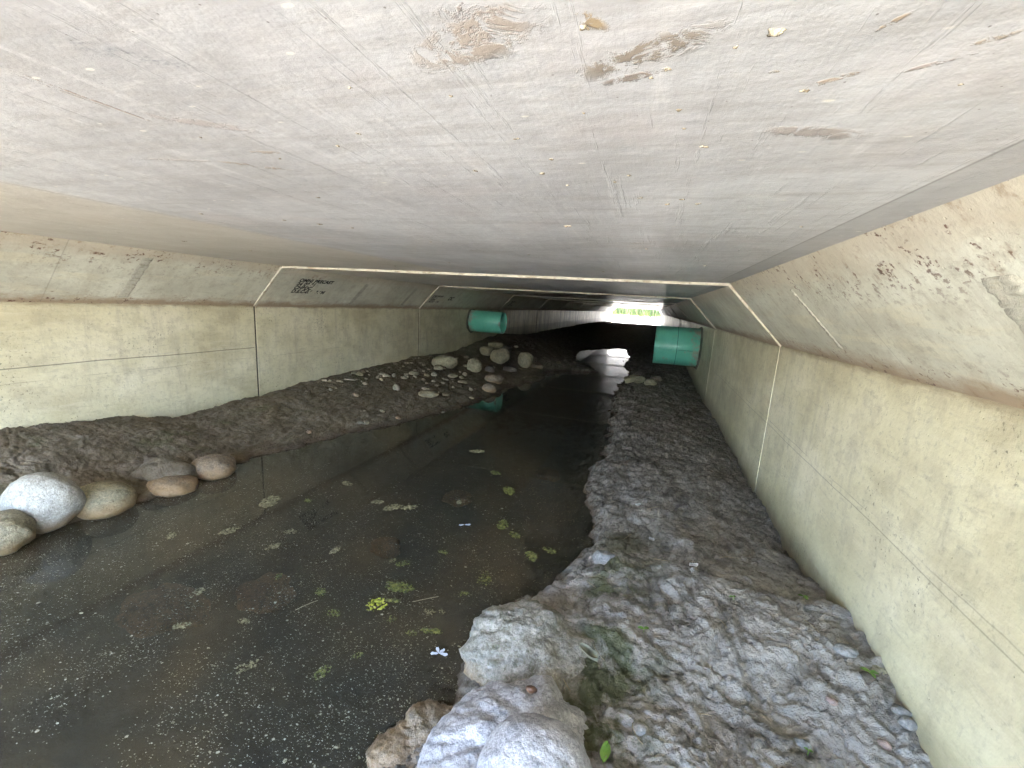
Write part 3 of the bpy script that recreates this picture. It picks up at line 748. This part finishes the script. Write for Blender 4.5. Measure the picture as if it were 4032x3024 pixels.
for key, mat, lab in (
  ('S1', 'tiny_pale', 'round white stone standing alone on the brown left mud bank'),
  ('S2', 'pale_stone', 'long flat tan stone on the left mud bank near the water'),
  ('S3', 'tiny_pale', 'small whitish stone just behind the long flat tan stone'),
  ('S4', 'tiny_pale', 'pale knobbly stone in the stone row along the left wall'),
  ('S5', 'pale_stone', 'smooth oval tan stone at the right end of the row along the left wall'),
  ('S6', 'tiny_pale', 'small oval yellowish stone in front of the smooth oval tan one'),
  ('S7', 'tiny_pale', 'blocky pale stone in front of the biggest cobble by the left wall'),
  ('S8', 'pale_stone', 'flat elongated stone in front of the upright oval cobble'),
  ('S9', 'tiny_pale', 'small upright pale stone beside the upright oval cobble'),
  ('S10', 'pale_stone', 'flat dull stone between the elongated stone and the brown cobbles'),
  ('S11', 'pale_stone', 'grey-tan stone touching the left wall, leftmost big one of the row'),
  ('S12', 'tiny_pale', 'long low pale stone at the left end of the row along the left wall'),
  ('S16', 'tiny_pale', 'pale yellow stone at the left water edge, nearest the camera'),
  ('S17', 'orange_stone', 'small pinkish stone on the wet slope above the left water edge'),
  ('S29', 'orange_stone', 'small orange stone at the left water edge')):
    st(key, mat, lab, LS, amp=.13, sub=3, angular=.4)
for key in ('S13', 'S14', 'S15', 'S18', 'S19', 'S20', 'S21', 'S22', 'S23', 'S24', 'S25', 'S26', 'S27', 'S28'):
    st(key, 'tiny_pale', 'small pale pebble lying on the stony part of the left mud bank', 'pale pebbles on the left mud bank', 'pebble', 'pebble', amp=.14, sub=3, angular=.4)
rp = random.Random(12)
def surf(x, y):
    j = int(np.clip(np.searchsorted(ys, y), 1, len(ys)-1)); i = int(round((x+1.83)/3.66*(ncol-1)))
    return float(Z[j, max(0, min(ncol-1, i))])
n = 0
while n < 90:
    y = rp.uniform(2.2, 5.6) if rp.random() < .8 else rp.uniform(5.6, 7.6)
    xl = float(lin(XL, y)); f = rp.random()**1.5
    x = -1.74+(xl+.0+1.74)*f
    if y < 3.2 and rp.random() < .75: continue
    r = rp.choice((.007, .009, .012, .015, .02, .026))*(.6+y*.12)
    stone('pebble', (x, y, surf(x, y)+r*.2, r*rp.uniform(.8, 1.4), r*.7), M[rp.choice(('tiny_pale', 'pale_stone', 'brown_stone', 'tiny_pale'))], 500+n,
          'small pebble among the stones strewn over the left mud bank', 'pebbles strewn over the left bank', 'pebble', amp=.14, sub=2, angular=.5)
    n += 1
for key, mat, lab in (
  ('T1', 'pale_dry', 'jagged pale grey stone on the right mud bank close to the wall'),
  ('T2', 'pale_dry', 'upper of two pale flat stones against the foot of the right wall'),
  ('T3', 'pale_dry', 'lower of two pale flat stones against the foot of the right wall'),
  ('T4', 'pink_stone', 'pink triangular stone left of the two pale stones by the right wall'),
  ('T5', 'pale_dry', 'smooth light grey stone set in the mud at the bottom right'),
  ('T6', 'pale_stone', 'yellowish rounded stone touching the right wall'),
  ('T7', 'dark_stone', 'dark grey stone beside the seedling near the right wall'),
  ('T8', 'pale_dry', 'round light grey stone in the mud right of the domed boulder'),
  ('T9', 'pink_stone', 'small brownish-pink stone in the mud above the smooth light grey one')):
    r = list(ROWS[key]); r[4] *= .6; r[2] = surf(min(r[0], 1.77), r[1])+r[4]*.2; ROWS[key] = r
    st(key, mat, lab, 'stones on the right mud bank', name='small_stone', amp=.16, sub=3, angular=1.0, dy=.7)
for k, (x, y, rx, lab) in enumerate(((-.054, 1.03, .10, 'brown rock under the water left of the yellow-green algae'), (.235, 2.0, .09, 'small reddish rock under the water in the middle of the creek'),
    (.16, 1.45, .07, 'faint brown rock under the water, nearest the middle of the creek'), (-.30, .86, .14, 'wide brown rock under the water at the lower left'), (.62, 2.55, .08, 'dim brown rock under the water in front of the big pipe'))):
    stone('submerged_rock', (x, y, -.056, rx*.9, .036), M['sunk_stone'], 70+k, lab, 'rocks under the water', 'rock', amp=.22, angular=.6, sub=4)

# ------------------------------------------------------------------ things on the water
def algae(x, y, r, mat, seed, label, asp=.6, ang=0.0, group='algae clumps floating on the creek'):
    r = r*1.3
    bm = bmesh.new(); rr = random.Random(seed)
    m = max(14, int(40*r/.02))
    for q in range(m):
        a, d = rr.uniform(0, 2*PI), math.sqrt(rr.random())
        ux, uy = d*math.cos(a)*r, d*math.sin(a)*r*asp
        px, py = x+ux*math.cos(ang)-uy*math.sin(ang), y+ux*math.sin(ang)+uy*math.cos(ang)
        s = r*rr.uniform(.06, .20)*(1.2-d*.5)
        blob(bm, (px, py, .0005), (s, s*rr.uniform(.5, 1), min(s, .004)), seed*31+q, .6, 1, .6)
    ob = bm_obj('algae_clump', bm, mat, None, True)
    tag(ob, label, 'algae', group); return ob
algae(.378, 1.075, .027, M['bright_algae'], 1, 'brightest yellow-green algae clump in the middle of the creek', .9, 1.2)
algae(.413, 1.112, .022, M['algae'], 2, 'green algae strand joined to the upper right of the brightest clump', .35, .3)
algae(.395, 1.180, .040, M['algae'], 3, 'wide olive algae patch just beyond the brightest clump', .5, .1)
algae(.165, 1.056, .019, M['algae'], 4, 'round green algae clump well left of the brightest clump', .8)
algae(.275, .99, .018, M['algae'], 5, 'dull green algae clump between the brightest clump and the picture bottom', .7)
algae(.458, 1.037, .013, M['algae'], 6, 'small round green algae clump just below the brightest clump', .9)
algae(.745, 1.075, .018, M['algae'], 17, 'green algae clump touching the mud-caked boulder', 1.1)
algae(.60, 1.04, .026, M['algae'], 18, 'long olive algae strip near the white petals', .3, .2)
algae(.66, 1.33, .024, M['algae'], 16, 'forked olive algae patch between the brightest clump and the right bank', .8, 1.2)
for k, (x, y, r, mt) in enumerate(((.439,1.432,.018,'algae'),(.331,1.303,.022,'algae'),(.286,1.302,.015,'tan_algae'),(-.517,1.483,.05,'tan_algae'),(-.328,1.806,.028,'tan_algae'),(-.056,1.691,.025,'tan_algae'),(.041,1.672,.035,'tan_algae'),(.588,1.738,.035,'algae'),(.667,1.675,.025,'algae'),(.547,1.009,.014,'algae'),(.62,1.235,.016,'algae'),(.648,1.368,.014,'algae'),(-.028,1.066,.015,'algae'),(-.366,1.564,.02,'algae'),(-.221,1.312,.022,'tan_algae'),(-.197,1.202,.025,'tan_algae'),(.311,1.862,.02,'tan_algae'),(.591,1.127,.012,'tan_algae'),(.552,1.111,.016,'tan_algae'),(.116,1.706,.03,'tan_algae'),(.043,1.273,.02,'tan_algae'),(.5,2.1,.04,'algae'),(.35,2.3,.03,'algae'),(.1,2.6,.04,'tan_algae'),(-.45,1.22,.03,'tan_algae'),(-.2,.9,.02,'tan_algae'),(-.62,1.1,.022,'tan_algae'),(.05,.86,.016,'tan_algae'),(.45,.88,.014,'algae'),(.40,.80,.02,'algae'),(.78,1.55,.03,'algae'),(.84,1.62,.025,'algae'),(-.1,.78,.02,'tan_algae'),(.2,.74,.022,'tan_algae'))):
    algae(x, y, r, M[mt], 40+k, {'algae': 'small green algae clump drifting on the dark water', 'tan_algae': 'small tan scum clump drifting on the dark water'}[mt], .6, k*.7,
          {'algae': 'green algae clumps adrift', 'tan_algae': 'tan scum clumps adrift'}[mt])

def specks():
    rg = np.random.default_rng(9); n = 100000
    y = .40+np.abs(rg.gamma(1.5, .62, n)); x = rg.uniform(-1.3, 1.1, n)
    # drifts: keep more where noise is high
    keep = (fbm(x*3.2+9+y*.8, y*2.2, 5, 77, .65)*1.1+rg.uniform(-.9, .8, n)) > -.05
    keep &= (y < 6) & (ground_base(x, y) < -.012)
    x, y = x[keep], y[keep]; n = len(x)
    r = np.exp(rg.normal(math.log(.00105), .5, n))*np.clip(.8+.25*y, 1, 2)
    r = np.clip(r, .0005, .007)
    a0 = rg.uniform(0, 2*PI, n); asp = rg.uniform(.4, 1, n)
    V = np.zeros((n, 5, 3))
    for k in range(5):
        t = a0+k*2*PI/5; rad = r*rg.uniform(.6, 1.25, n)
        V[:, k] = np.stack([x+rad*np.cos(t), y+rad*asp*np.sin(t), np.full(n, .0012)+rg.uniform(0, .0006, n)], -1)
    F = np.arange(n*5).reshape(n, 5)
    me = bpy.data.meshes.new('floating_specks'); me.from_pydata(V.reshape(-1, 3).tolist(), [], F.tolist()); me.update()
    return link('floating_specks', me, M['speck'])
tag(specks(), 'pale specks of pollen and plant debris floating on the dark creek', 'debris', kind='stuff')

def petal_flower(x, y, z, r, angs, label, seed):
    root = bpy.data.objects.new('fallen_blossom', None); COL.objects.link(root); root.location = (x, y, z)
    tag(root, label, 'blossom', 'white blossoms on the water')
    for k, (a, L) in enumerate(angs):
        bm = bmesh.new(); c = bm.verts.new((0, 0, .001)); rim = []
        for q in range(11):
            f = q/10; s = math.sin(f*PI)**.8; t = (f-.5)*.9
            ll = L*r*(.35+.65*s)
            rim.append(bm.verts.new((math.cos(a+t)*ll, math.sin(a+t)*ll, .0015+.0015*math.sin(q*2.+k))))
        for p, q in zip(rim, rim[1:]): bm.faces.new((c, p, q))
        bm_obj('petal', bm, M['petal'], root)
petal_flower(.662, .969, .003, .027, ((.1, 1.0), (1.1, .8), (2.3, .85), (3.6, .9)), 'larger white-blue blossom on the water by the mud-caked boulder', 1)
petal_flower(.431, 1.659, .003, .032, ((.5, .9), (3.7, .8)), 'smaller white blossom on the water in mid creek', 2)

# ------------------------------------------------------------------ straws, twigs, seedlings, leaves, scraps on the banks
def straw(p, ang, L, bend, rad, mat, label, seed, group='dry straws on the mud', cat='straw', name='straw', tilt=0.0):
    bm = bmesh.new(); rr = random.Random(seed); N = 9; rings = []
    for k in range(N):
        f = k/(N-1); s = (f-.5)*L
        a = ang+bend*(f-.5)
        c = Vector((math.cos(a)*s, math.sin(a)*s, .004+.006*math.sin(f*PI)+tilt*s))
        rings.append([bm.verts.new(c+Vector((0 if q in (0, 2) else (rad if q == 1 else -rad), rad if q == 0 else (-rad if q == 2 else 0), (rad*.5 if q % 2 else -rad*.5)))) for q in range(4)])
    for r0, r1 in zip(rings, rings[1:]):
        for q in range(4): bm.faces.new((r0[q], r0[(q+1) % 4], r1[(q+1) % 4], r1[q]))
    bm.faces.new(rings[0]); bm.faces.new(rings[-1])
    ob = bm_obj(name, bm, mat, None, True); ob.location = p
    return tag(ob, label, cat, group)
for k, (x, y, a, L, b) in enumerate(((1.10, 1.02, -.9, .07, .5), (1.02, .93, -1.0, .10, .3), (1.20, .80, -1.1, .05, .8), (1.08, .72, -.8, .05, .2), (1.42, 1.20, -.9, .035, .1), (1.66, 1.28, -1.0, .05, .2), (1.27, 1.47, .1, .06, .9), (1.35, .92, .3, .04, .2), (1.5, 1.62, .4, .05, .3), (1.15, 1.75, 1.1, .06, .3), (1.25, 2.0, .8, .08, .4), (1.05, 1.30, -.6, .06, .6),
      (-1.30, 2.05, -.4, .06, .2), (-1.22, 1.95, -.3, .05, .1), (-1.15, 1.62, .1, .05, .1), (-1.4, 2.3, -.2, .05, .1), (.52, 1.15, .7, .09, .3), (.18, .98, 1.1, .07, .3))):
    z = max(surf(x, y), .001)+(0.003 if x > .8 or x < -.9 else 0)
    straw((x, y, z), a, L, b, .0011, M['straw'], 'thin dry straw lying on the wet mud' if not -.9 < x < .8 else 'thin dry straw afloat on the dark water', k,
          'dry straws on the mud' if not -.9 < x < .8 else 'dry straws on the water')

def seedling(x, y, r, label, seed):
    root = bpy.data.objects.new('seedling', None); COL.objects.link(root); root.location = (x, y, surf(x, y))
    tag(root, label, 'seedling', 'green seedlings on the right mud bank'); rr = random.Random(seed)
    bm = bmesh.new(); blob(bm, (0, 0, .005), (.001, .001, .014), 1, .6, 1, .1); bm_obj('stem', bm, M['leaf'], root)
    for k in range(3 if seed % 2 else 2):
        a = k*2.2+rr.uniform(0, 1); bm = bmesh.new(); rows = []
        for q in range(7):
            f = q/6; w = r*.38*math.sin(f*PI)**.7+.0002; c = Vector((math.cos(a), math.sin(a), 0))*r*f*1.3+Vector((0, 0, .010+.006*f-.008*f*f))
            s = Vector((-math.sin(a), math.cos(a), 0))*w
            rows.append((bm.verts.new(c-s+Vector((0, 0, .001))), bm.verts.new(c), bm.verts.new(c+s+Vector((0, 0, .001)))))
        for p, q in zip(rows, rows[1:]):
            bm.faces.new((p[0], p[1], q[1], q[0])); bm.faces.new((p[1], p[2], q[2], q[1]))
        bm_obj('leaf', bm, M['leaf'], root, True)
seedling(1.70, 1.46, .013, 'farthest tiny green seedling near the right wall', 1)
seedling(1.755, 1.16, .016, 'green seedling beside the dark grey stone near the right wall', 3)
seedling(1.47, 1.32, .010, 'tiny faint green seedling in the middle of the right mud bank', 2)
seedling(1.56, .925, .008, 'tiny yellow-green seedling near the bottom right stone', 4)
seedling(1.215, 1.11, .014, 'two-leaved green seedling right of the mud-caked boulder', 6)
def leaf_thing(name, x, y, z, L, w, ang, mat, label, cat='leaf', cup=.004, lobes=0):
    bm = bmesh.new(); rows = []
    for q in range(15):
        f = q/14; ww = w*math.sin(f*PI)**.6*(1+.45*math.sin(q*lobes)*(1 if lobes else 0)); c = (f-.5)*L
        rows.append([bm.verts.new((c*math.cos(ang)-s*ww*math.sin(ang), c*math.sin(ang)+s*ww*math.cos(ang), cup*abs(s)**2+.002*math.sin(f*7+s))) for s in (-1, -.5, 0, .5, 1)])
    for p, q in zip(rows, rows[1:]):
        for s in range(4): bm.faces.new((p[s], p[s+1], q[s+1], q[s]))
    ob = bm_obj(name, bm, mat, None, True); ob.location = (x, y, z)
    return tag(ob, label, cat)
leaf_thing('green_leaf', 1.148, .742, surf(1.148, .742)+.012, .045, .010, 1.45, M['leaf'], 'bright green leaf on the mud at the bottom of the picture')
leaf_thing('dead_leaf', 1.085, .915, .19, .055, .012, -.5, M['deadleaf'], 'curled grey-green dead leaf lying between the near right boulders', cup=.014)
bm = bmesh.new(); blob(bm, (0, 0, 0), (.012, .007, .010), 5, .7, 3, .12)
o = bm_obj('snail_shell', bm, M['shell'], None, True); o.location = (.985, .755, .213); tag(o, 'small brown shell on the crest of the angular grey rock', 'shell')
for k, (x, y, r, lab) in enumerate(((1.371, 1.473, .016, 'torn white scrap with two points on the right mud bank'), (1.362, 1.43, .010, 'small square white scrap just below the pointed scrap'), (1.24, 1.72, .014, 'curled white scrap farther up the right mud bank'), (1.18, 2.05, .016, 'white scrap on the mud farthest from the camera'))):
    leaf_thing('white_scrap', x, y, surf(x, y)+.008, r*2, r*.6, .4+k, M['paper'], lab, 'litter', cup=.006, lobes=2.6)

# ------------------------------------------------------------------ green drain pipes
def tube_x(x0, x1, r, th, cy, cz, seg=72, bulge=()):
    """tube with its axis across the culvert; x1 is the open end"""
    bm = bmesh.new(); prof = [(x0, r), (x1-math.copysign(.003, x1-x0), r), (x1, r-.002), (x1, r-th+.001), (x1-math.copysign(.002, x1-x0), r-th), (x0, r-th)]
    rings = []
    for x, rr in prof:
        rings.append([bm.verts.new((x, cy+rr*math.cos(2*PI*k/seg), cz+rr*math.sin(2*PI*k/seg))) for k in range(seg)])
    for a, b in zip(rings, rings[1:]+rings[:1]):
        for k in range(seg): bm.faces.new((a[k], a[(k+1) % seg], b[(k+1) % seg], b[k]))
    return bm
def band(x0, x1, r0, r1, cy, cz, seg=72):
    bm = bmesh.new(); rings = []
    for x, rr in ((x0, r0), (x0, r1), (x1, r1), (x1, r0)):
        rings.append([bm.verts.new((x, cy+rr*math.cos(2*PI*k/seg), cz+rr*math.sin(2*PI*k/seg))) for k in range(seg)])
    for a, b in zip(rings, rings[1:]+rings[:1]):
        for k in range(seg): bm.faces.new((a[k], a[(k+1) % seg], b[(k+1) % seg], b[k]))
    return bm
def collar(cx, cy, cz, r, side, seed):
    bm = bmesh.new(); rr = random.Random(seed); seg = 48; R0 = []; R1 = []; R2 = []
    ph = rr.uniform(0, 6)
    for k in range(seg):
        a = 2*PI*k/seg
        ro = r*(1.16+.07*math.sin(a*2+ph)+.04*math.sin(a*5+ph*2))
        def lim(x_, rad):
            yy, zz = cy+rad*math.cos(a), cz+rad*math.sin(a)
            over = max(0, zz-(HC-HZ))*HX/HZ                  # follow the sloped corner above the wall
            return Vector((x_-side*over, yy, zz))
        R0.append(bm.verts.new(lim(cx-side*.004, r*.97))); R1.append(bm.verts.new(lim(cx-side*(.020+rr.uniform(0, .008)), r*1.04))); R2.append(bm.verts.new(lim(cx+side*.004, ro)))
    for a, b in ((R0, R1), (R1, R2)):
        for k in range(seg): bm.faces.new((a[k], a[(k+1) % seg], b[(k+1) % seg], b[k]))
    return bm
M['pipe_line'] = simple('pipe_joint_line', [(.3, (.02, .09, .07)), (.7, (.04, .15, .11))], 40, .7)
pl = bpy.data.objects.new('drain_pipe', None); COL.objects.link(pl); pl.location = (-1.8, 6.83, .68)
tag(pl, 'smaller green plastic pipe stub with open round end sticking out of the left wall', 'pipe', 'green drain pipes through the culvert walls')
pr = bpy.data.objects.new('drain_pipe', None); COL.objects.link(pr); pr.location = (1.8, 6.35, .565)
tag(pr, 'bigger green plastic pipe stub with a joint line sticking out of the right wall', 'pipe', 'green drain pipes through the culvert walls')
def attach(o, root):
    o.parent = root; o.matrix_parent_inverse = Matrix.Translation(root.location).inverted()
attach(bm_obj('pipe_barrel', tube_x(-2.3, -1.215, .180, .009, 6.83, .68), M['pipe'], None, True), pl)
attach(bm_obj('mortar_collar', collar(-1.8, 6.83, .68, .19, -1, 3), M['collar'], None, True), pl)
attach(bm_obj('pipe_barrel', tube_x(2.3, 1.215, .262, .012, 6.35, .565), M['pipe'], None, True), pr)
attach(bm_obj('joint_line', band(1.497, 1.503, .255, .2630, 6.35, .565), M['pipe_line']), pr)
bm = bmesh.new()
a0 = PI+.12
for s, (xa, xb) in enumerate(((1.51, 1.70),)):
    v = []
    for x in (xa, xb):
        for a in (a0, a0+.015): v.append(bm.verts.new((x, 6.35+.2632*math.cos(a), .565+.2632*math.sin(a))))
    bm.faces.new((v[0], v[1], v[3], v[2]))
attach(bm_obj('scribed_mark', bm, M['pipe_line']), pr)
attach(bm_obj('mortar_collar', collar(1.8, 6.35, .565, .272, 1, 4), M['collar'], None, True), pr)

# ------------------------------------------------------------------ camera, light, world
F, yaw, pit, rol = 1678.448, -.3040, -.1863, .0602
cyw, syw, cp, sp = math.cos(yaw), math.sin(yaw), math.cos(pit), math.sin(pit)
f = Vector((syw*cp, cyw*cp, sp)); r0 = Vector((cyw, -syw, 0)); u0 = r0.cross(f)
Rv = r0*math.cos(rol)+u0*math.sin(rol); Uv = -r0*math.sin(rol)+u0*math.cos(rol)
cam = bpy.data.cameras.new('camera'); co = bpy.data.objects.new('camera', cam); COL.objects.link(co)
co.matrix_world = Matrix(((Rv.x, Uv.x, -f.x, 1.1386), (Rv.y, Uv.y, -f.y, 0), (Rv.z, Uv.z, -f.z, 1.01), (0, 0, 0, 1)))
cam.sensor_fit = 'HORIZONTAL'; cam.sensor_width = 36; cam.lens = F/4032*36
cam.clip_start = .02; cam.clip_end = 1000
SC.camera = co

EL, AZ = math.radians(58), math.radians(70)               # sun high to the right, a little beyond the far mouth
sd = Vector((math.sin(AZ)*math.cos(EL), math.cos(AZ)*math.cos(EL), math.sin(EL)))
sun = bpy.data.lights.new('sun', 'SUN'); sun.energy = SUN_E; sun.angle = math.radians(.5); sun.color = (1, .95, .88)
so = bpy.data.objects.new('sun', sun); COL.objects.link(so)
so.rotation_euler = sd.to_track_quat('Z', 'Y').to_euler()
w = bpy.data.worlds.new('World'); SC.world = w; w.use_nodes = True
nt = w.node_tree; bg = nt.nodes['Background']
sky = nt.nodes.new('ShaderNodeTexSky'); sky.sky_type = 'NISHITA'; sky.sun_disc = False
sky.sun_elevation = EL; sky.sun_rotation = AZ; sky.air_density = .75; sky.dust_density = 2.5; sky.ozone_density = .6
nt.links.new(sky.outputs[0], bg.inputs[0]); bg.inputs[1].default_value = SKY_E
SC.view_settings.view_transform = 'Standard'; SC.view_settings.look = 'None'
SC.view_settings.exposure = EXPO; SC.view_settings.gamma = 1
cy_ = SC.cycles
cy_.max_bounces = 10; cy_.use_adaptive_sampling = True; cy_.adaptive_threshold = .03; cy_.diffuse_bounces = 6; cy_.glossy_bounces = 5; cy_.transparent_max_bounces = 12
cy_.caustics_reflective = True; cy_.caustics_refractive = False; cy_.sample_clamp_indirect = 12
cy_.use_denoising = True
